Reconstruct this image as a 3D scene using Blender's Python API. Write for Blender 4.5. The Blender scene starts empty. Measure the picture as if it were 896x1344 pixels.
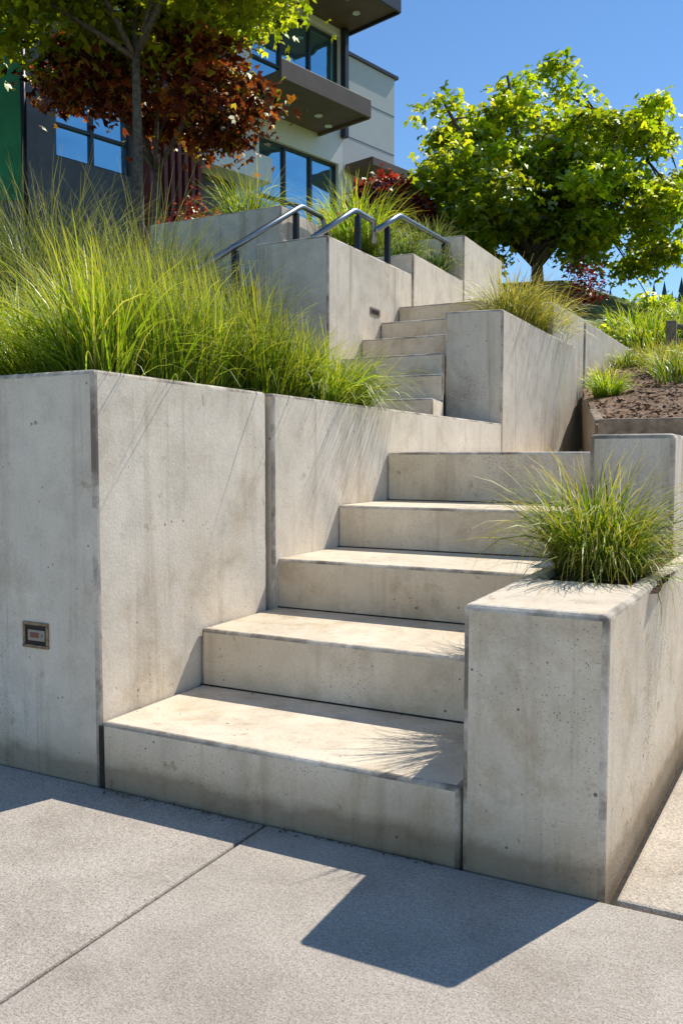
import bpy, math, random
import numpy as np
from mathutils import Vector, Matrix
rng = np.random.default_rng(7); random.seed(7)
scene = bpy.context.scene
scene.view_settings.view_transform='Standard'
scene.view_settings.look='None'
scene.view_settings.exposure=0
col = scene.collection

# ---------------------------------------------------------------- nodes helpers
def new_mat(name):
    m=bpy.data.materials.new(name); m.use_nodes=True
    nt=m.node_tree; nt.nodes.clear()
    out=nt.nodes.new('ShaderNodeOutputMaterial')
    return m,nt,out
def N(nt,t,**kw):
    n=nt.nodes.new(t)
    for k,v in kw.items():
        if k in n.inputs: n.inputs[k].default_value=v
        else: setattr(n,k,v)
    return n
def noise(nt,vec,scale,detail=4,rough=.55,dist=0):
    n=N(nt,'ShaderNodeTexNoise'); n.inputs['Scale'].default_value=scale
    n.inputs['Detail'].default_value=detail; n.inputs['Roughness'].default_value=rough
    n.inputs['Distortion'].default_value=dist
    nt.links.new(vec,n.inputs['Vector']); return n.outputs['Fac']
def ramp(nt,fac,stops,interp='LINEAR'):
    r=N(nt,'ShaderNodeValToRGB'); cr=r.color_ramp; cr.interpolation=interp
    while len(cr.elements)<len(stops): cr.elements.new(.5)
    for e,(p,c) in zip(cr.elements,stops):
        e.position=p
        if not hasattr(c,'__len__'): c=(c,c,c)
        e.color=(c[0],c[1],c[2],1)
    nt.links.new(fac,r.inputs['Fac']); return r.outputs['Color']
def mixc(nt,a,b,fac,mode='MIX'):
    m=N(nt,'ShaderNodeMix'); m.data_type='RGBA'; m.blend_type=mode
    for s,v in ((m.inputs[0],fac),(m.inputs[6],a),(m.inputs[7],b)):
        if isinstance(v,(int,float)): s.default_value=v
        elif isinstance(v,(tuple,list)): s.default_value=(v[0],v[1],v[2],1)
        else: nt.links.new(v,s)
    return m.outputs[2]
def mth(nt,op,a,b=None,clamp=False):
    m=N(nt,'ShaderNodeMath'); m.operation=op; m.use_clamp=clamp
    for i,v in enumerate((a,b)):
        if v is None: continue
        if isinstance(v,(int,float)): m.inputs[i].default_value=v
        else: nt.links.new(v,m.inputs[i])
    return m.outputs[0]
def wpos(nt,scale=(1,1,1),loc=(0,0,0)):
    g=N(nt,'ShaderNodeNewGeometry'); mp=N(nt,'ShaderNodeMapping')
    mp.inputs['Scale'].default_value=scale; mp.inputs['Location'].default_value=loc
    nt.links.new(g.outputs['Position'],mp.inputs['Vector']); return mp.outputs['Vector']

def concrete(name,c1,c2,seed=0,streak=.35,pores=1.0,dirt=.5,rough=.85,bump=.25,zdirt=True,edge=None):
    m,nt,out=new_mat(name)
    p=wpos(nt,(1,1,1),(seed*3.1,seed*1.7,seed))
    big=noise(nt,p,1.6,6,.62,.4); med=noise(nt,p,9,5,.6); fine=noise(nt,p,120,2,.6); vf=noise(nt,p,420,1,.6)
    c=mixc(nt,c2,c1,ramp(nt,big,[(.36,0),(.60,1)]))
    c=mixc(nt,c,ramp(nt,med,[(.3,.78),(.5,1),(.72,1.08)]),.6,'MULTIPLY')
    c=mixc(nt,c,ramp(nt,fine,[(.25,.86),(.5,1),(.75,1.12)]),.6,'MULTIPLY')
    c=mixc(nt,c,ramp(nt,vf,[(.3,.85),(.5,1),(.7,1.1)]),.45,'MULTIPLY')
    sp=wpos(nt,(11,11,.55),(seed,0,0)); st=noise(nt,sp,1.0,6,.65,.25)
    sp2=wpos(nt,(42,42,1.3),(seed,4,0)); st2=noise(nt,sp2,1.0,4,.65,.1)
    c=mixc(nt,c,ramp(nt,st,[(.32,(.60,.53,.44)),(.47,1)]),streak,'MULTIPLY')
    c=mixc(nt,c,ramp(nt,st2,[(.28,(.62,.56,.48)),(.40,1),(.62,1),(.74,1.14)]),streak*.8,'MULTIPLY')
    dp=noise(nt,wpos(nt,(1,1,1),(5+seed,9,2)),3.4,9,.74,.7)
    c=mixc(nt,c,ramp(nt,dp,[(.52,1),(.59,(.85,.80,.72)),(.71,(.56,.48,.37))]),dirt,'MULTIPLY')
    tl=noise(nt,wpos(nt,(1,1,.55),(45+seed,9,22)),2.1,5,.6,.5)
    c=mixc(nt,c,ramp(nt,tl,[(.50,1),(.525,(.84,.79,.72)),(.545,(.95,.93,.90)),(.60,(.98,.97,.96)),(.63,1)]),dirt*.45,'MULTIPLY')
    ds=noise(nt,wpos(nt,(1,1,1),(25+seed,19,12)),17,4,.6,.3)
    c=mixc(nt,c,ramp(nt,ds,[(.65,1),(.72,(.50,.39,.27))]),dirt,'MULTIPLY')
    lt=noise(nt,wpos(nt,(1,1,1),(15+seed,3,7)),4.5,7,.68,.3)
    c=mixc(nt,c,ramp(nt,lt,[(.56,1),(.70,1.18)]),.5,'MULTIPLY')
    if edge:
        en=noise(nt,wpos(nt,(1,1,1),(2,8,seed)),5.5,8,.72,.5)
        c=mixc(nt,edge,c,ramp(nt,en,[(.38,0),(.57,1)]))
    v=N(nt,'ShaderNodeTexVoronoi'); v.inputs['Scale'].default_value=38; v.inputs['Randomness'].default_value=1
    nt.links.new(p,v.inputs['Vector'])
    pm=noise(nt,p,14,2,.5)
    size=mth(nt,'MULTIPLY',mth(nt,'SUBTRACT',pm,.49,True),.75)
    hole=mth(nt,'LESS_THAN',v.outputs['Distance'],size)
    v2=N(nt,'ShaderNodeTexVoronoi'); v2.inputs['Scale'].default_value=115; nt.links.new(p,v2.inputs['Vector'])
    hole2=mth(nt,'LESS_THAN',v2.outputs['Distance'],mth(nt,'MULTIPLY',mth(nt,'SUBTRACT',big,.42,True),.9))
    hole=mth(nt,'MAXIMUM',hole,hole2)
    c=mixc(nt,c,(.13,.105,.075),mth(nt,'MULTIPLY',hole,.62*pores))
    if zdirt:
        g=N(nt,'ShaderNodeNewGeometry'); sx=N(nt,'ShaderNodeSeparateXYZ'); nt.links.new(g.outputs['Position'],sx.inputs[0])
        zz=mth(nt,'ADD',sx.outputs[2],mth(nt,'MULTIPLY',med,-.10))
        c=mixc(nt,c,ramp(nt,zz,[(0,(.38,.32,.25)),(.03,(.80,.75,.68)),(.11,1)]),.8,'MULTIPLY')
    b=N(nt,'ShaderNodeBsdfPrincipled'); b.inputs['Roughness'].default_value=rough
    b.inputs['Specular IOR Level'].default_value=.2
    nt.links.new(c,b.inputs['Base Color'])
    h=mth(nt,'ADD',mth(nt,'MULTIPLY',fine,.4),mth(nt,'MULTIPLY',med,.9)); h=mth(nt,'ADD',h,mth(nt,'MULTIPLY',vf,.2))
    h=mth(nt,'SUBTRACT',h,mth(nt,'MULTIPLY',hole,.8*pores))
    bp=N(nt,'ShaderNodeBump'); bp.inputs['Strength'].default_value=bump; bp.inputs['Distance'].default_value=.008
    nt.links.new(h,bp.inputs['Height']); nt.links.new(bp.outputs[0],b.inputs['Normal'])
    nt.links.new(b.outputs[0],out.inputs[0]); return m

def sidewalk_mat(name,c1,c2,seed=0):
    m,nt,out=new_mat(name)
    p=wpos(nt,(1,1,1),(seed,seed*2,0))
    big=noise(nt,p,1.3,6,.6,.3); sp=noise(nt,p,260,2,.7); sp2=noise(nt,p,110,2,.65); med=noise(nt,p,5,8,.72,.4)
    c=mixc(nt,c2,c1,ramp(nt,big,[(.35,0),(.65,1)]))
    c=mixc(nt,c,ramp(nt,sp,[(.33,(.42,.41,.40)),(.47,.95),(.56,1),(.68,(1.4,1.37,1.3))]),.8,'MULTIPLY')
    c=mixc(nt,c,ramp(nt,sp2,[(.32,.74),(.5,1),(.68,1.16)]),.6,'MULTIPLY')
    c=mixc(nt,c,ramp(nt,med,[(.32,(.76,.74,.72)),(.55,1.03),(.7,1.1)]),.7,'MULTIPLY')
    dk=noise(nt,wpos(nt,(1,1,1),(3,17,0)),2.2,7,.7,.6)
    c=mixc(nt,c,ramp(nt,dk,[(.54,1),(.66,(.80,.77,.74))]),.6,'MULTIPLY')
    v=N(nt,'ShaderNodeTexVoronoi'); v.inputs['Scale'].default_value=2.4; nt.links.new(p,v.inputs['Vector'])
    c=mixc(nt,c,ramp(nt,v.outputs['Distance'],[(.02,.7),(.05,1)]),.4,'MULTIPLY')
    b=N(nt,'ShaderNodeBsdfPrincipled'); b.inputs['Roughness'].default_value=.9; b.inputs['Specular IOR Level'].default_value=.12
    nt.links.new(c,b.inputs['Base Color'])
    bp=N(nt,'ShaderNodeBump'); bp.inputs['Strength'].default_value=.3; bp.inputs['Distance'].default_value=.004
    nt.links.new(mth(nt,'ADD',sp,sp2),bp.inputs['Height']); nt.links.new(bp.outputs[0],b.inputs['Normal'])
    nt.links.new(b.outputs[0],out.inputs[0]); return m

def simple(name,c,rough=.6,metal=0,var=.15,scale=8,spec=.5,bump=0):
    m,nt,out=new_mat(name); p=wpos(nt)
    n=noise(nt,p,scale,5,.6)
    cc=mixc(nt,tuple(x*(1-var) for x in c),tuple(min(1,x*(1+var)) for x in c),ramp(nt,n,[(.3,0),(.7,1)]))
    b=N(nt,'ShaderNodeBsdfPrincipled'); b.inputs['Roughness'].default_value=rough; b.inputs['Metallic'].default_value=metal
    b.inputs['Specular IOR Level'].default_value=spec
    nt.links.new(cc,b.inputs['Base Color'])
    if bump:
        bp=N(nt,'ShaderNodeBump'); bp.inputs['Strength'].default_value=bump; bp.inputs['Distance'].default_value=.02
        nt.links.new(n,bp.inputs['Height']); nt.links.new(bp.outputs[0],b.inputs['Normal'])
    nt.links.new(b.outputs[0],out.inputs[0]); return m

def foliage(name,stops,trans=.45,tipcol=None,basecol=None,gloss=.04):
    m,nt,out=new_mat(name)
    a=N(nt,'ShaderNodeAttribute'); a.attribute_name='tint'
    s=N(nt,'ShaderNodeSeparateXYZ'); nt.links.new(a.outputs['Vector'],s.inputs[0])
    c=ramp(nt,s.outputs[0],stops)
    c=mixc(nt,c,ramp(nt,s.outputs[2],[(0,.5),(1,1.2)]),.85,'MULTIPLY')
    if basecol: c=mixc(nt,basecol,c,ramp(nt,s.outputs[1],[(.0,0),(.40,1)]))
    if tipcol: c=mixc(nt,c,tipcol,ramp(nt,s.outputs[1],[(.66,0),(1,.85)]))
    d=N(nt,'ShaderNodeBsdfDiffuse'); t=N(nt,'ShaderNodeBsdfTranslucent'); g=N(nt,'ShaderNodeBsdfGlossy')
    g.inputs['Roughness'].default_value=.5; g.inputs['Color'].default_value=(.7,.75,.6,1)
    nt.links.new(c,d.inputs[0])
    tc=mixc(nt,c,(1.65,1.6,.6),1.0,'MULTIPLY'); nt.links.new(tc,t.inputs[0])
    m1=N(nt,'ShaderNodeMixShader'); m1.inputs[0].default_value=trans
    nt.links.new(d.outputs[0],m1.inputs[1]); nt.links.new(t.outputs[0],m1.inputs[2])
    m2=N(nt,'ShaderNodeMixShader'); fr=N(nt,'ShaderNodeFresnel'); fr.inputs[0].default_value=1.4
    nt.links.new(mth(nt,'MULTIPLY',fr.outputs[0],gloss*5,True),m2.inputs[0])
    nt.links.new(m1.outputs[0],m2.inputs[1]); nt.links.new(g.outputs[0],m2.inputs[2])
    nt.links.new(m2.outputs[0],out.inputs[0]); return m

M_wall=concrete('concrete_wall',(.84,.75,.62),(.73,.645,.52),1,streak=.55,dirt=.42)
M_wall2=concrete('concrete_wall_upper',(.77,.685,.565),(.65,.575,.465),4,streak=.7,dirt=.45)
M_step=concrete('concrete_step',(.82,.705,.545),(.68,.575,.43),2,streak=.35,dirt=.62,pores=1.3)
M_edge=concrete('weathered_edge',(.78,.69,.56),(.63,.55,.44),3,streak=.2,dirt=.5,pores=.3,edge=(.24,.20,.155))
M_side=sidewalk_mat('sidewalk_concrete',(.53,.465,.39),(.45,.395,.33),0)
M_side2=sidewalk_mat('pale_pavement',(.62,.535,.43),(.52,.45,.355),5)
M_dirt=simple('joint_dirt',(.035,.03,.025),.95,var=.5,scale=60)
M_soil=simple('soil',(.09,.06,.04),.95,var=.6,scale=45,spec=.1,bump=.8)
M_mulch=simple('mulch',(.24,.16,.105),.95,var=.7,scale=30,spec=.1,bump=1)
M_hill=simple('hill_grass',(.14,.17,.05),.95,var=.5,scale=1.5,spec=.1)
M_far=simple('forest_hill',(.06,.105,.11),.95,var=.4,scale=.05,spec=.05)  # distance haze is mixed into this blue-green base colour
M_asph=simple('asphalt',(.05,.05,.052),.9,var=.3,scale=90)
M_black=simple('black_metal',(.025,.025,.028),.4,metal=.6,var=.2)
M_steel=simple('brushed_steel',(.27,.29,.32),.32,metal=1,var=.08,scale=40)
M_bronze=simple('bronze',(.28,.19,.11),.5,metal=.3,var=.4,scale=60)
M_wood=simple('weathered_timber',(.25,.19,.13),.85,var=.4,scale=20,bump=.4)
M_bark=simple('bark',(.13,.11,.09),.9,var=.5,scale=25,spec=.2,bump=.6)
M_brk=simple('litter',(.12,.085,.06),.9,var=.5,scale=80)

# ---------------------------------------------------------------- geometry helpers
def link(o,parent=None):
    col.objects.link(o)
    if parent: o.parent=parent
    return o
def empty(name,loc=(0,0,0),rz=0):
    e=bpy.data.objects.new(name,None); e.empty_display_size=.2; e.location=loc; e.rotation_euler=(0,0,rz)
    col.objects.link(e); return e
def pymesh(name,V,F,mat,parent=None,smooth=False):
    me=bpy.data.meshes.new(name); me.from_pydata(V,[],F); me.update()
    for mm in (mat if isinstance(mat,(list,tuple)) else [mat]): me.materials.append(mm)
    if smooth:
        for p in me.polygons: p.use_smooth=True
    return link(bpy.data.objects.new(name,me),parent)
def prism(name,foot,z0,z1,mat,parent=None,bevel=.01,edge=None,seg=2):
    n=len(foot); zt=z1 if hasattr(z1,'__len__') else [z1]*n
    V=[(x,y,z0) for x,y in foot]+[(x,y,zt[i]) for i,(x,y) in enumerate(foot)]
    F=[tuple(reversed(range(n))),tuple(range(n,2*n))]+[(i,(i+1)%n,n+(i+1)%n,n+i) for i in range(n)]
    o=pymesh(name,V,F,[mat]+([edge] if edge else []),parent)
    if bevel:
        b=o.modifiers.new('bevel','BEVEL'); b.width=bevel; b.segments=seg; b.limit_method='ANGLE'
        b.angle_limit=math.radians(40)
        if edge: b.material=1
    return o
def box(name,x0,x1,y0,y1,z0,z1,mat,parent=None,bevel=.01,edge=None):
    return prism(name,[(x0,y0),(x1,y0),(x1,y1),(x0,y1)],z0,z1,mat,parent,bevel,edge)
def sheet(name,x0,x1,y0,y1,nx,ny,fz,mat,parent=None,amp=0,xf=None):
    xs=np.linspace(0,1,nx); ys=np.linspace(y0,y1,ny); V=[];F=[]
    for y in ys:
        xa=xf(y) if xf else x0
        for t in xs:
            x=xa+(x1-xa)*t
            V.append((x,y,fz(x,y)+amp*(rng.random()-.5)))
    for j in range(ny-1):
        for i in range(nx-1):
            a=j*nx+i; F.append((a,a+1,a+nx+1,a+nx))
    return pymesh(name,V,F,mat,parent,True)
def npmesh(name,V,F,mat,parent=None,tint=None,smooth=False):
    me=bpy.data.meshes.new(name); k=F.shape[1]
    me.vertices.add(len(V)); me.vertices.foreach_set('co',V.astype(np.float32).ravel())
    me.loops.add(F.size); me.loops.foreach_set('vertex_index',F.astype(np.int32).ravel())
    me.polygons.add(len(F)); me.polygons.foreach_set('loop_start',np.arange(0,F.size,k,dtype=np.int32))
    me.polygons.foreach_set('loop_total',np.full(len(F),k,dtype=np.int32))
    me.update(calc_edges=True)
    if smooth: me.polygons.foreach_set('use_smooth',np.ones(len(F),dtype=bool))
    if tint is not None:
        a=me.attributes.new('tint','FLOAT_VECTOR','POINT'); a.data.foreach_set('vector',tint.astype(np.float32).ravel())
    me.materials.append(mat)
    return link(bpy.data.objects.new(name,me),parent)

# grass ------------------------------------------------------------------
class Grass:
    def __init__(s): s.V=[];s.F=[];s.T=[];s.n=0
    def clump(s,c,n,rad,L,spread=1.0,w=.0035,bias=(0,0),tr=(0,1),nseg=6,xmax=None):
        az=rng.uniform(0,2*np.pi,n); rr=rad*np.sqrt(rng.random(n))
        root=np.stack([c[0]+rr*np.cos(az),c[1]+rr*np.sin(az),np.full(n,c[2]-.01)],1)
        az2=az+rng.normal(0,.7,n)
        d=np.stack([np.cos(az2)+bias[0],np.sin(az2)+bias[1]],1); d/=np.linalg.norm(d,axis=1)[:,None]
        LL=L*(.35+.7*rng.beta(2.2,1.6,n))
        th0=np.abs(rng.normal(.22,.2,n))*spread; bend=rng.uniform(.35,2.0,n)*spread
        if xmax is not None:
            keep=rng.random(n)<xmax
            q=(d[:,0]>0)&(~keep); th0[q]*=.35; bend[q]*=.4; d[q,0]*=.4
        ww=w*rng.uniform(.5,1.3,n); clr=rng.random()
        pos=root.copy(); V=np.zeros((n,nseg+1,2,3)); T=np.zeros((n,nseg+1,2,3))
        perp=np.stack([-d[:,1],d[:,0],rng.normal(0,.35,n)],1)
        side=rng.normal(0,.18,n)
        r=rng.uniform(tr[0],tr[1],n)
        for k in range(nseg+1):
            t=k/nseg; wk=ww*(1-t**1.5)*(.7+.6*min(1,t*3))+.0002
            V[:,k,0]=pos-perp*wk[:,None]; V[:,k,1]=pos+perp*wk[:,None]
            T[:,k,:,0]=r[:,None]; T[:,k,:,1]=t; T[:,k,:,2]=clr
            th=th0+bend*t**1.4
            st=LL/nseg
            dd=d+side[:,None]*t*np.stack([-d[:,1],d[:,0]],1)
            pos=pos+np.stack([dd[:,0]*np.sin(th)*st,dd[:,1]*np.sin(th)*st,np.cos(th)*st],1)
        base=s.n+np.arange(n)[:,None]*(nseg+1)*2
        k=np.arange(nseg)[None,:]*2
        a=base+k; F=np.stack([a,a+1,a+3,a+2],-1).reshape(-1,4)
        s.V.append(V.reshape(-1,3)); s.T.append(T.reshape(-1,3)); s.F.append(F); s.n+=n*(nseg+1)*2
    def build(s,name,mat,parent=None):
        return npmesh(name,np.concatenate(s.V),np.concatenate(s.F),mat,parent,np.concatenate(s.T),True)

# leaves -----------------------------------------------------------------
def leaf_mesh(name,P,size,mat,parent,clr,narrow=.28,droop=.5,nl=3):
    n=len(P)
    nor=np.stack([rng.normal(0,.6,n),rng.normal(0,.6,n),np.ones(n)*.8],1); nor/=np.linalg.norm(nor,axis=1)[:,None]
    az=rng.uniform(0,2*np.pi,n); d=np.stack([np.cos(az),np.sin(az),-droop*rng.random(n)],1)
    d-=nor*np.sum(d*nor,1)[:,None]; d/=np.linalg.norm(d,axis=1)[:,None]
    e=np.cross(nor,d); sz=size*rng.uniform(.55,1.25,n)
    angs=[0] if nl==1 else ([-.95,0,.95] if nl==3 else [-1.5,-.7,0,.7,1.5])
    Vs=np.zeros((n,len(angs),4,3)); T=np.zeros((n,len(angs),4,3))
    tr=rng.random(n)
    for i,a in enumerate(angs):
        ln=1.0-.16*abs(a)
        dd=d*math.cos(a)+e*math.sin(a); ee=np.cross(nor,dd)
        Vs[:,i,0]=P; Vs[:,i,2]=P+dd*(sz*ln)[:,None]-nor*(sz*.18)[:,None]
        mid=P+dd*(sz*ln*.5)[:,None]
        Vs[:,i,1]=mid+ee*(sz*narrow)[:,None]+nor*(sz*.1)[:,None]; Vs[:,i,3]=mid-ee*(sz*narrow)[:,None]+nor*(sz*.1)[:,None]
    T[...,0]=tr[:,None,None]; T[...,1]=.5; T[...,2]=clr[:,None,None]
    F=np.arange(n*len(angs)*4).reshape(-1,4)
    return npmesh(name,Vs.reshape(-1,3),F,mat,parent,T.reshape(-1,3))

def tubes(name,paths,mat,parent,sides=7):
    V=[];F=[]
    for pts,rad in paths:
        pts=[Vector(p) for p in pts]; b=len(V)
        for i,p in enumerate(pts):
            t=(pts[min(i+1,len(pts)-1)]-pts[max(i-1,0)]).normalized()
            u=t.orthogonal().normalized() if i==0 else (u-t*u.dot(t)).normalized()
            v=t.cross(u)
            for k in range(sides):
                a=2*math.pi*k/sides; V.append(tuple(p+(u*math.cos(a)+v*math.sin(a))*rad[i]))
        for i in range(len(pts)-1):
            for k in range(sides):
                F.append((b+i*sides+k,b+i*sides+(k+1)%sides,b+(i+1)*sides+(k+1)%sides,b+(i+1)*sides+k))
        F.append(tuple(b+(len(pts)-1)*sides+k for k in range(sides))); F.append(tuple(b+k for k in reversed(range(sides))))
    return pymesh(name,V,F,mat,parent,True)
def bez(a,b,c,n):
    a,b,c=Vector(a),Vector(b),Vector(c)
    return [a*(1-t)**2+b*2*t*(1-t)+c*t*t for t in [i/(n-1) for i in range(n)]]

def tree(name,base,parts,size,lmat,trunk_r,fork_z,nlimb=7,cr=(.3,.6),flat=.5,narrow=.28,nl=3,inner=.35,low=-.55,jag=0):
    """parts: list of (centre, radii, nclump, leaves per clump) crown masses on one trunk"""
    E=empty(name,(0,0,0)); P=[];K=[];CC=[]
    base=Vector(base); fork=Vector((base.x,base.y,fork_z)); ends=[]
    paths=[([tuple(p) for p in bez(base,(base+fork)/2+Vector((.05,-.04,0)),fork,7)],[trunk_r*(1.25-.5*i/6) for i in range(7)])]
    for cc,R,nclump,per in parts:
        cc=np.array(cc); R=np.array(R); C=[]
        while len(C)<nclump:
            v=rng.normal(0,1,3); v/=np.linalg.norm(v)
            lob=1+.16*math.sin(v[0]*5+1.3)+.13*math.cos(v[1]*6+v[2]*5)
            if v[2]<low: continue
            f=rng.uniform(inner,1.0)**.6*lob*(1+jag*rng.normal()*.5)
            C.append(cc+R*v*f*.92)
        for c in C:
            r=rng.uniform(*cr); m=int(per*rng.uniform(.5,1.4)*(r/np.mean(cr))**1.5)
            q=rng.normal(0,.5,(m,3)); q*=np.array([r,r,r*flat])
            q[:,2]-= .25*(q[:,0]**2+q[:,1]**2)/r
            P.append(c+q); K.append(np.full(m,np.clip(rng.normal(.5,.3),0,1)))
        CC+=C
        k=max(2,int(round(nlimb*nclump/sum(p[2] for p in parts))))
        for i in range(k):
            a=2*math.pi*i/k+rng.uniform(-.3,.3); up=rng.uniform(-.1,.75); o=rng.uniform(.35,.7)
            e=Vector((cc[0]+R[0]*o*math.cos(a),cc[1]+R[1]*o*math.sin(a),cc[2]+R[2]*up))
            mid=(fork+e)/2+Vector((rng.normal(0,.1),rng.normal(0,.1),R[2]*.12))
            pts=bez(fork-Vector((0,0,.05)),mid,e,8)
            paths.append(([tuple(p) for p in pts],[trunk_r*(.62-.065*k2) for k2 in range(8)])); ends+=pts[2:]
    P=np.concatenate(P);K=np.concatenate(K)
    leaf_mesh('leaves',P,size,lmat,E,K,narrow,nl=nl)
    ea=np.array([tuple(p) for p in ends])
    for c in CC:
        k=np.argmin(np.sum((ea-c)**2,1)); s=Vector(ea[k]); e=Vector(c)
        mid=(s+e)/2+Vector((0,0,.08)); r0=trunk_r*.16
        paths.append(([tuple(p) for p in bez(s,mid,e,5)],[r0*(1-.18*q) for q in range(5)]))
    tubes('trunk_and_limbs',paths,M_bark,E)
    return E

# ---------------------------------------------------------------- world, sun, camera
SUN=Vector((.30,.72,1.0)).normalized()
el=math.asin(SUN.z); az=math.atan2(SUN.x,SUN.y)
w=bpy.data.worlds.new('World'); scene.world=w; w.use_nodes=True; nt=w.node_tree; nt.nodes.clear()
sk=nt.nodes.new('ShaderNodeTexSky'); sk.sky_type='NISHITA'; sk.sun_disc=False; sk.sun_elevation=el; sk.sun_rotation=az
sk.air_density=1.0; sk.dust_density=0.0; sk.ozone_density=4.0
hs=nt.nodes.new('ShaderNodeHueSaturation'); hs.inputs['Saturation'].default_value=1.12
bg=nt.nodes.new('ShaderNodeBackground'); bg.inputs[1].default_value=.148
wo=nt.nodes.new('ShaderNodeOutputWorld'); nt.links.new(sk.outputs[0],hs.inputs['Color']); nt.links.new(hs.outputs[0],bg.inputs[0]); nt.links.new(bg.outputs[0],wo.inputs[0])
sd=bpy.data.lights.new('sun','SUN'); sd.energy=5; sd.angle=math.radians(.5); sd.color=(1,.95,.86)
so=bpy.data.objects.new('sun',sd); so.rotation_euler=SUN.to_track_quat('Z','Y').to_euler(); col.objects.link(so)
cd=bpy.data.cameras.new('camera'); cam=bpy.data.objects.new('camera',cd); col.objects.link(cam)
cam.location=(0,0,.88); cam.rotation_euler=(math.radians(90-3.7),0,math.radians(27))
cd.sensor_fit='VERTICAL'; cd.sensor_height=36; cd.lens=30.03; cd.clip_start=.02; cd.clip_end=3000
scene.camera=cam

# ---------------------------------------------------------------- ground
sheet('ground',-900,900,-900,900,3,3,lambda x,y:-.17,M_hill)
sheet('road',-60,60,-9,-2.6,3,3,lambda x,y:-.15,M_asph)
SW=empty('sidewalk')
sheet('slab_bed',-14.5,14.5,-2.5,5.2,3,3,lambda x,y:-.03,M_dirt,SW)
g=.006
def slab(x0,x1,y0,y1,z,m,nm='slab'):
    prism(nm,[(x0+g,y0+g),(x1-g,y0+g),(x1-g,y1-g),(x0+g,y1-g)],-.12,z,m,SW,.005,None,2)
prism('slab',[(-2.9,-.6),(-1.153,-.6),(-1.073,1.695),(-2.9,1.695)],-.12,-.001,M_side,SW,.005)
prism('slab',[(-1.144,-.6),(.75,-.6),(.75,1.695),(-1.064,1.695)],-.12,0,M_side,SW,.005)
for x in (-14.5,-11.6,-8.7,-5.8): slab(x,x+2.9,-.6,1.70,0,M_side)
for x in (.75,3.6,6.5,9.4): slab(x,x+2.85,-.6,1.70,0,M_side)
for x in (-14.5,-11.6,-8.7,-5.8,-2.9,0,2.9,5.8,8.7): slab(x,x+2.9,-2.5,-.6,0,M_side)
prism('slab',[(-.262,1.712),(2.2,1.712),(2.2,5.04),(-.07,5.04)],-.12,.002,M_side2,SW,.008)
slab(2.2,7,1.705,5.05,.002,M_side2); slab(7,12,1.705,5.05,.002,M_side2)
box('kerb',-14.5,14.5,-2.66,-2.5,-.17,-.002,M_side,SW,.015)

# ---------------------------------------------------------------- steps
def lx(y): return -1.588+.033*(y-1.7)
ST=empty('concrete_steps')
Ys=[1.70,2.125,2.55,2.99,3.437]; Zs=[.176,.352,.525,.69,.90]
for i in range(5):
    y0=Ys[i]; y1=(Ys[i+1]+.02) if i<4 else 5.1
    xr=-.583
    prism('step_%d'%(i+1),[(lx(y0)+.004,y0),(xr,y0),(xr,y1),(lx(y1)+.004,y1)],(-.1 if i==0 else Zs[i-1]-.05),Zs[i],M_step,ST,.011,M_edge,3)
    if i>0: box('joint_%d'%(i+1),lx(y0)+.006,xr,y0-.004,y0+.01,Zs[i-1]-.01,Zs[i-1]+.004,M_dirt,ST,0)
box('joint_left',-1.59,-1.575,1.698,1.75,-.05,.165,M_dirt,ST,0)
LP=empty('upper_landing')
bedx=lambda y:max(-1.43,-.95-.245*(y-5.15))
prism('path',[(-1.5,5.103),(-.95,5.103),(-1.36,7.0),(-1.5,7.0)],.7,.898,M_step,LP,.005)

# ---------------------------------------------------------------- left planter
PL=empty('concrete_planter_wall')
t=.15
prism('front_panel',[(-7,1.70),(lx(1.7),1.70),(lx(2.50),2.50),(lx(2.50)-t,2.50),(lx(1.7)-t,1.70+t),(-7,1.70+t)],-.1,[1.095,1.108,1.100,1.100,1.108,1.095],M_wall,PL,.013,M_edge,3)
box('joint',lx(2.5)-t+.02,lx(2.5)-.025,2.49,2.57,-.1,1.085,M_dirt,PL,0)
prism('side_panel',[(lx(2.525)+.012,2.525),(-1.49,5.05),(-1.64,5.05),(lx(2.525)-t,2.525)],.2,[1.098,1.08,1.08,1.098],M_wall,PL,.011,M_edge,3)
box('left_panel',-14,-7.012,1.70,1.85,-.1,1.095,M_wall,PL,.012,M_edge)
def recess_light(name,cx,y,cz,w=.096,h=.072):
    E=empty(name)
    m_red=simple('faded_red_label',(.26,.09,.06),.6); m_w=simple('grey_plastic',(.36,.31,.25),.5)
    def bx(n,x0,x1,a,b,z0,z1,m,bv=.002): return box(n,cx+x0,cx+x1,y+a,y+b,cz+z0,cz+z1,m,E,bv)
    fr=.009
    bx('frame_top',-w/2,w/2,-.006,.0,h/2-fr,h/2,M_bronze); bx('frame_bottom',-w/2,w/2,-.008,.0,-h/2,-h/2+fr,M_bronze)
    bx('frame_left',-w/2,-w/2+fr,-.006,.0,-h/2+fr,h/2-fr,M_bronze); bx('frame_right',w/2-fr,w/2,-.006,.0,-h/2+fr,h/2-fr,M_bronze)
    bx('back_plate',-w/2+fr,w/2-fr,-.0025,-.001,-h/2+fr,h/2-fr,M_black,0)
    bx('lens',-w*.30,w*.36,-.0045,-.002,-h*.22,h*.2,m_w,.001)
    bx('label',-w*.2,w*.12,-.006,-.0045,-h*.1,h*.1,m_red,.0005)
    bx('screw',w*.22,w*.27,-.0075,-.0045,-h*.03,h*.04,M_steel,.0005)
recess_light('recessed_wall_light',-1.812,1.70,.388)

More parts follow.
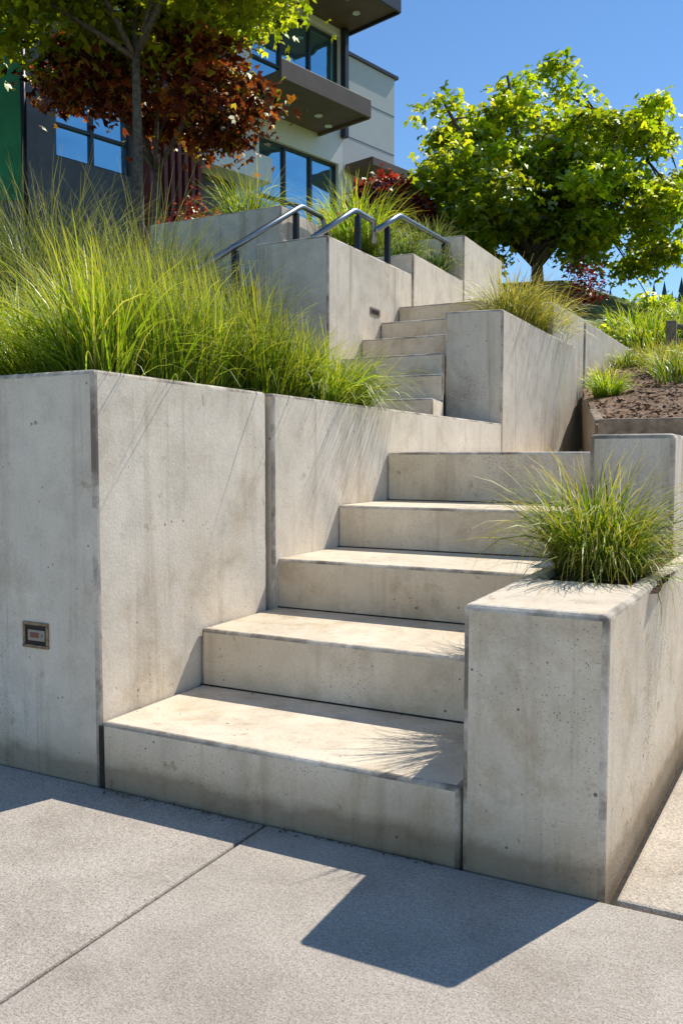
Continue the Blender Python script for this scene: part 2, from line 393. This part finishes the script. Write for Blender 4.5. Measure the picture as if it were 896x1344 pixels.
# ---------------------------------------------------------------- right planter block
PB=empty('concrete_planter')
XR=lambda y:-.283+.055*(y-1.7)
x0=-.58
prism('rim',[(x0,1.70),(XR(1.7),1.70),(XR(5.04),5.04),(XR(5.04)-.055,5.04),(XR(2.14)-.055,2.14),(x0+.05,2.14),(x0+.05,2.998),(x0,2.998)],-.1,.572,M_step,PB,.013,M_edge,3)
sheet('soil',x0+.04,-.24,2.1,3.0,14,20,lambda x,y:.563+.006*math.sin(9*x+7*y),M_soil,PB,.010)
B2=empty('concrete_end_wall')
box('wall',-.577,-.302,3.0,5.095,.2,.957,M_wall2,B2,.016,M_edge)

# ---------------------------------------------------------------- upper walls
UW=empty('concrete_retaining_wall')
prism('pier',[(-1.86,5.06),(-1.492,5.06),(-1.45,6.93),(-1.86,6.93)],.7,[1.775,1.765,1.745,1.745],M_wall2,UW,.013,M_edge)
W2=empty('concrete_retaining_wall')
prism('panel_1',[(-1.86,6.45),(-1.52,6.45),(-1.475,7.35),(-1.475-.25,7.35),(-1.86,7.35)],.7,2.03,M_wall,W2,.012,M_edge)
prism('panel_2',[(-1.66,7.37),(-1.466,7.37),(-1.42,9.8),(-1.62,9.8)],.7,2.02,M_wall2,W2,.012,M_edge)
W3=empty('concrete_retaining_wall')
prism('front_block',[(-3.09,4.82),(-2.55,4.82),(-2.55,6.20),(-3.09,6.20)],.8,[2.27,2.27,2.285,2.285],M_wall2,W3,.014,M_edge)
box('second_block',-3.0,-2.55,6.225,7.40,.9,2.45,M_wall2,W3,.013,M_edge)
box('third_block',-3.0,-2.552,7.42,8.6,.9,2.86,M_wall,W3,.013,M_edge)
W4=empty('concrete_retaining_wall')
box('wall',-4.6,-3.36,5.6,5.78,1.5,2.76,M_wall2,W4,.013,M_edge)
box('return_wall',-3.54,-3.36,5.79,7.6,1.5,2.75,M_wall2,W4,.013,M_edge)
recess=empty('recessed_step_light')
def rb(n,a,b,c,d,e,f,m): box(n,a,b,c,d,e,f,m,recess,.003)
rb('frame',-2.55,-2.544,5.44,5.60,1.87,1.92,M_bronze); rb('lens',-2.545,-2.54,5.46,5.57,1.88,1.905,M_black)
F2=empty('concrete_steps')
fx=lambda y:min(-1.66,-.3676*y-.006)
for k in range(7,-1,-1):
    y=5.93-.318*k; z=.88+1.112-.159*k
    y1=y+.34 if k>0 else 9.0
    if y1<=5.055: ft=[(-2.548,y),(fx(y),y),(fx(y1),y1),(-2.548,y1)]
    elif y<5.0: ft=[(-2.548,y),(fx(y),y),(-1.864,5.055),(-1.864,y1),(-2.548,y1)]
    else: ft=[(-2.548,y),(-1.862,y),(-1.862,y1),(-2.548,y1)]
    prism('step_%d'%(8-k),ft,z-.25,z,M_step,F2,.012,M_edge)
    box('joint_%d'%(8-k),-2.545,(fx(y)-.005 if y<5 else -1.864),y-.003,y+.01,z-.162,z-.154,M_dirt,F2,0)
box('base',-2.54,-1.87,3.75,8.9,.3,1.0,M_step,F2,0)

TB=empty('timber_edging')
box('sleeper_lower',-.945,9,5.11,5.25,.86,.975,M_wood,TB,.01); box('sleeper_upper',-.94,9,5.12,5.26,.978,1.10,M_wood,TB,.012)
prism('side_sleeper',[(-.985,5.265),(-.925,5.265),(-1.335,6.93),(-1.395,6.93)],.86,[1.10,1.10,1.36,1.36],M_wood,TB,.01)
WR=empty('concrete_retaining_wall')
box('wall',-.298,12,5.05,5.105,-.1,.93,M_wall2,WR,.01)
def sm(t): t=max(0,min(1,t)); return t*t*(3-2*t)
def HB(x,y): return 1.07+.19*(y-5.2)+.03*math.sin(2.1*x+1.3*y)*min(1,(y-5.2))+.02*math.sin(5*x-3*y)*min(1,(y-5.2))
sheet('planting_bed',-.97,14,5.2,10,130,70,HB,M_mulch,None,.035,xf=bedx)
V=[];F=[]
for i in range(5200):
    y=5.3+3.4*rng.random()**1.3; x=rng.uniform(bedx(y)+.03,2.6); z=HB(x,y)+.008
    a=rng.uniform(0,math.pi); l=rng.uniform(.008,.03); ww=l*rng.uniform(.2,.45); tz=rng.normal(0,.35)
    cx,cy=math.cos(a),math.sin(a); b=len(V)
    V+=[(x-cx*l-cy*-ww,y-cy*l-cx*ww,z-l*tz),(x+cx*l-cy*-ww,y+cy*l-cx*ww,z+l*tz),(x+cx*l-cy*ww,y+cy*l+cx*ww,z+l*tz+.003),(x-cx*l-cy*ww,y-cy*l+cx*ww,z-l*tz+.004)]
    F.append((b,b+1,b+2,b+3))
M_chip=simple('bark_chip',(.32,.22,.15),.9,var=.6,scale=60,spec=.1)
pymesh('bark_mulch',V,F,M_chip)

# ---------------------------------------------------------------- terrain
def HA(x,y): return 1.055+.14*max(0,y-2.7)+.12*max(0,-x-2.4)
def HF(x,y):
    yy=min(y,16); b=1.86+.2*(yy-9)+.8*sm((-1.5-x)/2)+.09*max(0,min(30,-x-4))
    if y>34: b-= (y-34)*.25
    return b+.05*math.sin(x*.9+y*.7)
HS=empty('hillside')
sheet('bed_front',-2.62,-1.70,1.80,4.0,12,20,HA,M_soil,HS,.02)
sheet('bed_left',-14,-2.60,1.80,4.86,50,20,HA,M_soil,HS,.02)
sheet('bed_terrace',-14,-3.05,4.84,5.7,30,6,lambda x,y:2.0,M_soil,HS,.02)
sheet('bed_upper',-14,-3.4,5.72,9.1,50,20,lambda x,y:2.68+.03*(y-5.7)+.05*max(0,-x-5),M_soil,HS,.03)
sheet('bed_mid',-3.4,-2.8,6.2,9.0,4,14,lambda x,y:2.42 if y<7.4 else 2.8,M_soil,HS,.02)
sheet('bed_wall',-1.85,-1.5,6.9,9.8,4,20,lambda x,y:1.97,M_soil,HS,.02)
box('bank_face',-14,-3.092,4.80,4.90,.9,2.0,M_soil,HS,0)
sheet('hill',-60,60,8.95,60,120,60,HF,M_hill,HS,.03)
hz=lambda x,y:(41+8*math.sin(x*.013+.6)+4*math.sin(x*.041))*math.sin(math.pi*min(1,(y-195)/90)*.5)
sheet('distant_hills',-500,500,200,330,90,10,lambda x,y:hz(x,y)-1,M_far,None,1.5)
V=[];F=[]
for i in range(1500):
    x=rng.uniform(-260,160); y=rng.uniform(215,285); z=hz(x,y)-3
    h=rng.uniform(7,13) if rng.random()<.75 else rng.uniform(13,19); r=h*rng.uniform(.16,.26)
    for tt in range(5):
        z0=z+h*(.1+.17*tt); z1=z0+h*.34 if tt<4 else z+h*1.05; rr=r*(1-.19*tt); b=len(V)
        for k in range(7):
            a=2*math.pi*k/7+tt; q=rr*rng.uniform(.7,1.25); V.append((x+q*math.cos(a),y+q*math.sin(a),z0+rng.uniform(-.4,.4)))
        V.append((x,y,z1)); F+=[(b+k,b+(k+1)%7,b+7) for k in range(7)]
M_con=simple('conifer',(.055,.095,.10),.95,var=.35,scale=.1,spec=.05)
pymesh('distant_tree_line',V,F,M_con)

# ---------------------------------------------------------------- grasses
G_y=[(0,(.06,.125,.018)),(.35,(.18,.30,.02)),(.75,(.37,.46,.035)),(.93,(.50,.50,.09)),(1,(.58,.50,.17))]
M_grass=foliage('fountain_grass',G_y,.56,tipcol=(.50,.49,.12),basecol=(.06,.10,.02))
M_gdark=foliage('dark_grass',[(0,(.04,.085,.03)),(.45,(.10,.16,.05)),(.8,(.20,.26,.09)),(1,(.44,.40,.22))],.4,tipcol=(.36,.34,.20),basecol=(.03,.055,.02))
M_gstraw=foliage('straw_grass',[(0,(.18,.22,.03)),(.5,(.38,.38,.08)),(1,(.60,.50,.20))],.5,tipcol=(.62,.50,.25),basecol=(.12,.15,.03))
M_gsmall=foliage('sedge_grass',[(0,(.08,.16,.02)),(.5,(.24,.36,.025)),(.85,(.44,.47,.06)),(1,(.60,.44,.18))],.5,tipcol=(.60,.45,.16),basecol=(.13,.15,.04),gloss=.02)
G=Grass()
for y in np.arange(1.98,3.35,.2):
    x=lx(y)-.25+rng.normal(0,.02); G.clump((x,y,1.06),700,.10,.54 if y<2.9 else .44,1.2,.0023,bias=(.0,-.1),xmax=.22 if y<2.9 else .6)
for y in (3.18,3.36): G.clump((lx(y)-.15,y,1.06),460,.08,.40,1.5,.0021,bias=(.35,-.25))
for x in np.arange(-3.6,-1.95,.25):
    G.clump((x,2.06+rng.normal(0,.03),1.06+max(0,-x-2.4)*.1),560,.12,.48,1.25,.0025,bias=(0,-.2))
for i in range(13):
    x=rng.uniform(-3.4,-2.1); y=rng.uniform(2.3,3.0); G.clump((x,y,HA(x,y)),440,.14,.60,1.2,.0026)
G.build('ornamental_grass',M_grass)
G=Grass()
for i in range(40):
    x=rng.uniform(-5.2,-2.75); y=rng.uniform(2.9,4.7)
    L=.75 if y<3.3 else (rng.uniform(.75,.95) if x>-3.3 else rng.uniform(1.0,1.3))
    G.clump((x,y,HA(x,y)),380,.16,L,.9,.0028)
for i in range(8):
    x=rng.uniform(-5.5,-3.7); y=rng.uniform(4.95,5.5); G.clump((x,y,2.0),300,.15,.6,1.0,.003)
G.build('tall_ornamental_grass',M_gdark)
def single(name,mat,clumps):
    G=Grass()
    for c in clumps: G.clump(*c)
    return G.build(name,mat)
single('ornamental_grass',M_gsmall,[((-.445,2.36,.565),720,.09,.42,1.55,.0019,(0,-.05)),((-.41,2.46,.565),340,.08,.38,1.4,.0019),((-.36,2.30,.565),260,.06,.30,1.9,.0016,(.3,-.2))])
single('ornamental_grass',M_gstraw,[((-1.66,5.75+.35*i,1.75),380,.12,.54,1.25,.0028) for i in range(4)])
single('ornamental_grass',M_grass,[((-3.95,6.05,2.70),450,.16,.62,1.3,.0036),((-3.6,6.9,2.7),350,.16,.55,1.2,.0036)])
single('ornamental_grass',M_grass,[((-3.2,6.55,2.6),500,.18,.68,1.3,.0036),((-3.25,7.0,2.6),350,.18,.6,1.2,.0036)])
single('ornamental_grass',M_gdark,[((-2.85,6.7,2.43),350,.15,.42,1.2,.004),((-2.8,7.2,2.43),350,.15,.42,1.2,.004),((-3.1,7.9,2.82),350,.2,.45,1.2,.004)])
single('ornamental_grass',M_grass,[((-1.15,6.6,HB(-1.15,6.6)),380,.09,.30,1.3,.0028)])
pts=[(rng.uniform(-1.3,3.2),rng.uniform(7.0,9.9)) for _ in range(80)]
single('straw_meadow',M_gstraw,[((x,y,HB(x,y)),130,.15,rng.uniform(.2,.38),1.4,.0035) for x,y in pts])
pts=[(rng.uniform(-1.3,3.5),rng.uniform(7.6,9.9)) for _ in range(45)]+[(-.7,6.9),(-.35,7.1),(-.2,6.6)]
single('green_meadow',M_grass,[((x,y,HB(x,y)),130,.16,rng.uniform(.18,.36),1.3,.004) for x,y in pts]+
   [((x,y,HF(x,y)),110,.3,rng.uniform(.3,.6),1.2,.008) for x,y in [(rng.uniform(-2,5),rng.uniform(10,15)) for _ in range(80)]])

# ---------------------------------------------------------------- trees & shrubs
L_maple=foliage('maple_leaf',[(0,(.12,.21,.015)),(.35,(.30,.41,.02)),(.75,(.52,.58,.03)),(1,(.68,.65,.07))],.62)
L_green=foliage('locust_leaf',[(0,(.16,.25,.015)),(.5,(.38,.46,.025)),(1,(.58,.58,.05))],.62)
L_red=foliage('red_maple_leaf',[(0,(.06,.02,.022)),(.4,(.20,.045,.035)),(.75,(.42,.12,.04)),(.92,(.50,.26,.05)),(1,(.38,.40,.05))],.52)
L_crim=foliage('crimson_leaf',[(0,(.12,.01,.02)),(.6,(.36,.04,.05)),(1,(.48,.10,.08))],.45)
L_shrub=foliage('shrub_leaf',[(0,(.04,.09,.015)),(.6,(.13,.22,.025)),(1,(.30,.36,.05))],.4)
tree('maple_tree',(-3.55,13.9,2.6),[((-3.75,13.9,5.2),(2.25,2.1,1.95),105,150),((-2.5,14.6,5.05),(1.45,1.3,1.8),48,150),((-3.2,13.4,4.7),(1.9,1.2,.8),24,130),((-5.05,13.9,5.2),(1.1,1.0,1.4),30,140)],.105,L_maple,.12,4.0,14,(.22,.5),.5,inner=.25,low=-.8,jag=.28)
tree('locust_tree',(-5.1,6.05,2.5),[((-4.8,5.9,5.2),(1.6,1.4,1.05),95,190),((-5.9,5.3,5.1),(.7,.8,.7),22,170)],.075,L_green,.045,4.4,7,(.22,.45),.45,low=-.75,jag=.15)
tree('red_maple_tree',(-5.9,7.3,2.6),[((-5.85,7.2,4.65),(1.5,1.1,.78),58,125)],.085,L_red,.045,3.9,7,(.2,.4),.45,jag=.15)
tree('red_maple_tree',(-5.75,13.0,3.0),[((-5.75,13.0,4.75),(.7,.7,.9),22,130)],.10,L_crim,.05,3.7,4,(.22,.4),.5)
def shrub(name,c,R,n,size,mat,nl=1):
    E=empty(name); C=np.array(c)
    v=rng.normal(0,1,(n,3)); v/=np.linalg.norm(v,axis=1)[:,None]; v[:,2]=np.abs(v[:,2])
    lob=1+.2*np.sin(v[:,0]*6+c[0])*np.cos(v[:,1]*5)
    P=C+v*np.array(R)*(rng.random(n)**.4*lob)[:,None]
    leaf_mesh('leaves',P,size,mat,E,np.clip(.5+.4*np.sin(P[:,0]*9)*np.cos(P[:,2]*11),0,1),.3,nl=nl)
    tubes('stems',[([tuple(p) for p in bez((c[0],c[1],c[2]-.15),(c[0]+.05,c[1],c[2]+R[2]*.3),tuple(P[i*7]),5)],[.012,.01,.008,.006,.004]) for i in range(14)],M_bark,E,5)
shrub('barberry_shrub',(-4.75,6.4,2.8),(.3,.3,.42),900,.05,L_crim)
shrub('barberry_shrub',(-5.2,7.4,2.9),(.4,.3,.42),1000,.05,L_crim)
shrub('barberry_shrub',(-2.45,12.0,2.95),(.35,.35,.62),900,.06,L_crim)
for i in range(12):
    x=rng.uniform(-9,-4.2); y=rng.uniform(7.5,9.5); shrub('evergreen_shrub',(x,y,2.7),(.6,.5,rng.uniform(.4,.7)),1300,.07,L_shrub)
for i in range(9):
    x=-1.6+i*.55+rng.normal(0,.1); y=rng.uniform(10.5,14); shrub('green_shrub',(x,y,HF(x,y)-.15),(.5,.5,rng.uniform(.25,.42)),1100,.07,L_shrub if i%2 else L_maple)
shrub('green_shrub',(-.55,11.5,2.4),(.4,.4,.9),1300,.07,L_maple)

# ---------------------------------------------------------------- handrails
def rail(name,pts,posts,r=.021):
    E=empty(name)
    P=[Vector(p) for p in pts]; out=[P[0]]
    for i in range(1,len(P)-1):
        a=P[i]+(P[i-1]-P[i]).normalized()*.05; b=P[i]+(P[i+1]-P[i]).normalized()*.05
        out+=bez(a,P[i],b,5)
    out.append(P[-1])
    tubes('top_rail',[([tuple(p) for p in out],[r]*len(out))],M_steel,E,12)
    for i,(x,y,z0,z1) in enumerate(posts):
        box('post_%d'%(i+1),x-.02,x+.02,y-.02,y+.02,z0,z1,M_black,E,.004)
        tubes('bracket_%d'%(i+1),[([(x,y,z1-.005),(x,y,z1+.02)],[.012,.012])],M_black,E,8)
rail('handrail',[(-3.3,4.45,2.05),(-3.3,5.80,2.79),(-3.3,6.15,2.79),(-3.3,6.2,2.65)],[(-3.3,4.9,2.0,2.27),(-3.3,5.72,2.0,2.72)])
rail('handrail',[(-2.78,5.05,2.33),(-2.78,5.66,2.66),(-2.78,6.0,2.66),(-2.78,6.0,2.5)],[(-2.78,5.72,2.27,2.63),(-2.78,5.12,2.27,2.34)])
rail('handrail',[(-2.66,5.78,2.53),(-2.66,6.2,2.74),(-2.66,7.3,2.77),(-2.66,7.34,2.62)],[(-2.66,5.98,2.27,2.60),(-2.66,7.2,2.44,2.74)])
FN=empty('wooden_fence')
for i in range(4):
    x=-1.0+.1*i; y=9.3+.9*i; box('post_%d'%(i+1),x-.05,x+.05,y-.05,y+.05,1.6,2.25+.1*i,M_wood,FN,.01)
for z in (2.05,2.2): tubes('rail',[([(-1.0,9.3,z),(-.7,12.0,z+.3)],[.03,.03])],M_wood,FN,6)

# ---------------------------------------------------------------- building
BLD=empty('apartment_building',(-10.17,18.39,.88),math.atan2(.965,.262))
M_white=simple('white_cladding',(.80,.78,.75),.6,var=.04,scale=3)
M_grey=simple('grey_cladding',(.62,.61,.59),.6,var=.04,scale=3)
M_char=simple('charcoal_cladding',(.09,.085,.085),.6,var=.2,scale=3)
M_soff=simple('brown_soffit',(.15,.10,.07),.6,var=.15,scale=3)
M_rust=simple('maroon_cladding',(.16,.04,.03),.6,var=.2,scale=3)
M_frame=simple('window_frame',(.03,.03,.035),.4,var=.1)
mg,ntg,og=new_mat('window_glass')
b=N(ntg,'ShaderNodeBsdfPrincipled'); b.inputs['Base Color'].default_value=(.28,.52,.64,1); b.inputs['Roughness'].default_value=.03
b.inputs['Metallic'].default_value=.88
gp=wpos(ntg,(.5,.5,.9)); gn=noise(ntg,gp,1.0,2,.5); bpg=N(ntg,'ShaderNodeBump'); bpg.inputs['Strength'].default_value=.15; bpg.inputs['Distance'].default_value=.3
ntg.links.new(gn,bpg.inputs['Height']); ntg.links.new(bpg.outputs[0],b.inputs['Normal'])
ntg.links.new(b.outputs[0],og.inputs[0])
def bb(n,s0,s1,m0,m1,z0,z1,m,bv=.01):
    return box(n,s0,s1,-m1,-m0,z0,z1,m,BLD,bv)
def facade(s0,s1,z0,z1,ops,mat,th=.3,pref='wall'):
    S=sorted({s0,s1,*[o[0] for o in ops],*[o[1] for o in ops]}); 
    for a,c in zip(S[:-1],S[1:]):
        oz=sorted([(o[2],o[3]) for o in ops if o[0]<=a+1e-6 and o[1]>=c-1e-6]); z=z0
        for (p,q) in oz:
            if p>z: bb(pref,a,c,-th,0,z,p,mat,0)
            z=q
        if z1>z: bb(pref,a,c,-th,0,z,z1,mat,0)
def window(s0,s1,z0,z1,nm,hr=None):
    bb('glass',s0,s1,-.17,-.15,z0,z1,mg,0)
    e=.035
    for k in range(nm+1):
        s=s0+(s1-s0)*k/nm; bb('mullion',max(s0,s-e),min(s1,s+e),-.149,-.09,z0,z1,M_frame,0)
    for z in [z0,z1-.06]+([hr] if hr else []): bb('transom',s0+.036,s1-.036,-.148,-.10,z,z+.06,M_frame,0)
ops=[(-1.9,1.0,8.2,10.3),(-1.7,.95,5.3,7.25)]
facade(-2.4,1.1,1,10.5,ops,M_white)
window(-1.9,1.0,8.2,10.3,3,8.95); window(-1.7,.95,5.3,7.25,3,5.95)
facade(1.1,3.15,1,9.98,[(1.5,2.6,5.2,7.0)],M_grey)
window(1.5,2.6,5.2,7.0,2)
bb('parapet_cap',1.1,3.25,-.3,.06,9.983,10.06,M_frame,0)
for z in (8.0,9.0): bb('panel_joint',1.17,3.14,.001,.006,z,z+.02,M_char,0)
facade(-11,-2.4,1,11.3,[(-6.7,-5.1,5.5,7.1),(-6.7,-5.1,8.5,10.2),(-9.8,-8.2,5.5,7.1),(-4.6,-3.2,8.5,10.2)],M_char)
window(-6.7,-5.1,5.5,7.1,2,6.1); window(-6.7,-5.1,8.5,10.2,2); window(-9.8,-8.2,5.5,7.1,2); window(-4.6,-3.2,8.5,10.2,2)
bb('core',-10.9,3.1,-9,-.6,1,9.9,M_char,0)
bb('corner_post',1.02,1.16,.003,.16,7.9,10.5,M_frame)
bb('roof_slab',-11.5,1.3,-.5,1.6,10.52,10.62,M_soff); bb('roof_fascia',-11.5,1.33,1.603,1.66,10.45,10.85,M_frame); bb('roof_fascia_end',1.303,1.36,-.5,1.6,10.45,10.85,M_frame)
bb('balcony_slab',-2.6,.2,.003,1.6,7.78,7.9,M_soff); bb('balcony_fascia',-2.6,.23,1.603,1.67,7.72,8.12,M_soff); bb('balcony_fascia_end',.203,.27,.003,1.6,7.72,8.12,M_soff)
bb('white_band',-3.5,-1.85,.003,.6,6.0,6.55,M_white); bb('side_balcony',1.2,3.3,.003,.9,7.1,7.3,M_soff)
for k in range(8): bb('rib_%d'%k,-4.9+.17*k,-4.81+.17*k,.003,.35,3.5,6.9,M_rust)
M_lamp=simple('downlight_trim',(.8,.8,.78),.4)
for s,mo,z in ((-.6,.8,7.775),(.0,.55,7.775),(-.4,.8,10.515),(-2,.8,7.775),(.7,.8,10.515)):
    V=[(s+.09*math.cos(a),-mo+.09*math.sin(a),zz) for zz in (z-.025,z) for a in [k*math.pi/8 for k in range(16)]]
    pymesh('downlight',V,[tuple(range(16)),tuple(range(16,32))]+[(k,(k+1)%16,16+(k+1)%16,16+k) for k in range(16)],M_lamp,BLD)
GS=empty('green_banner_sign'); M_gr=simple('green_fabric',(.01,.20,.06),.6,var=.3,scale=4)
prism('banner',[(-7.5,6.22),(-6.96,6.48),(-6.97,6.51),(-7.51,6.25)],3.5,5.3,M_gr,GS,.002)
tubes('pole',[([(-6.94,6.50,2.4),(-6.94,6.50,5.5)],[.03,.03])],M_black,GS,8)

# ---------------------------------------------------------------- litter
V=[];F=[]
for i in range(260):
    u=rng.random()
    if u<.6: x=rng.uniform(-1.58,-.6); y=1.695-abs(rng.normal(0,.010)); z=0
    elif u<.8: x=rng.uniform(-1.55,-1.15); y=1.69-abs(rng.normal(0,.018)); z=0
    else: k=rng.integers(0,4); x=rng.uniform(-1.53,-.62); y=Ys[k+1]-abs(rng.normal(0,.010)); z=Zs[k]
    s=rng.uniform(.001,.0035); b=len(V)
    for k in range(6):
        V.append((x+s*rng.normal(),y+s*rng.normal()*.7-.003,z+.001+abs(s*rng.normal())*.7))
    F+=[(b,b+1,b+2),(b+2,b+3,b+4),(b+1,b+3,b+5),(b,b+4,b+5)]
pymesh('debris',V,F,M_brk)
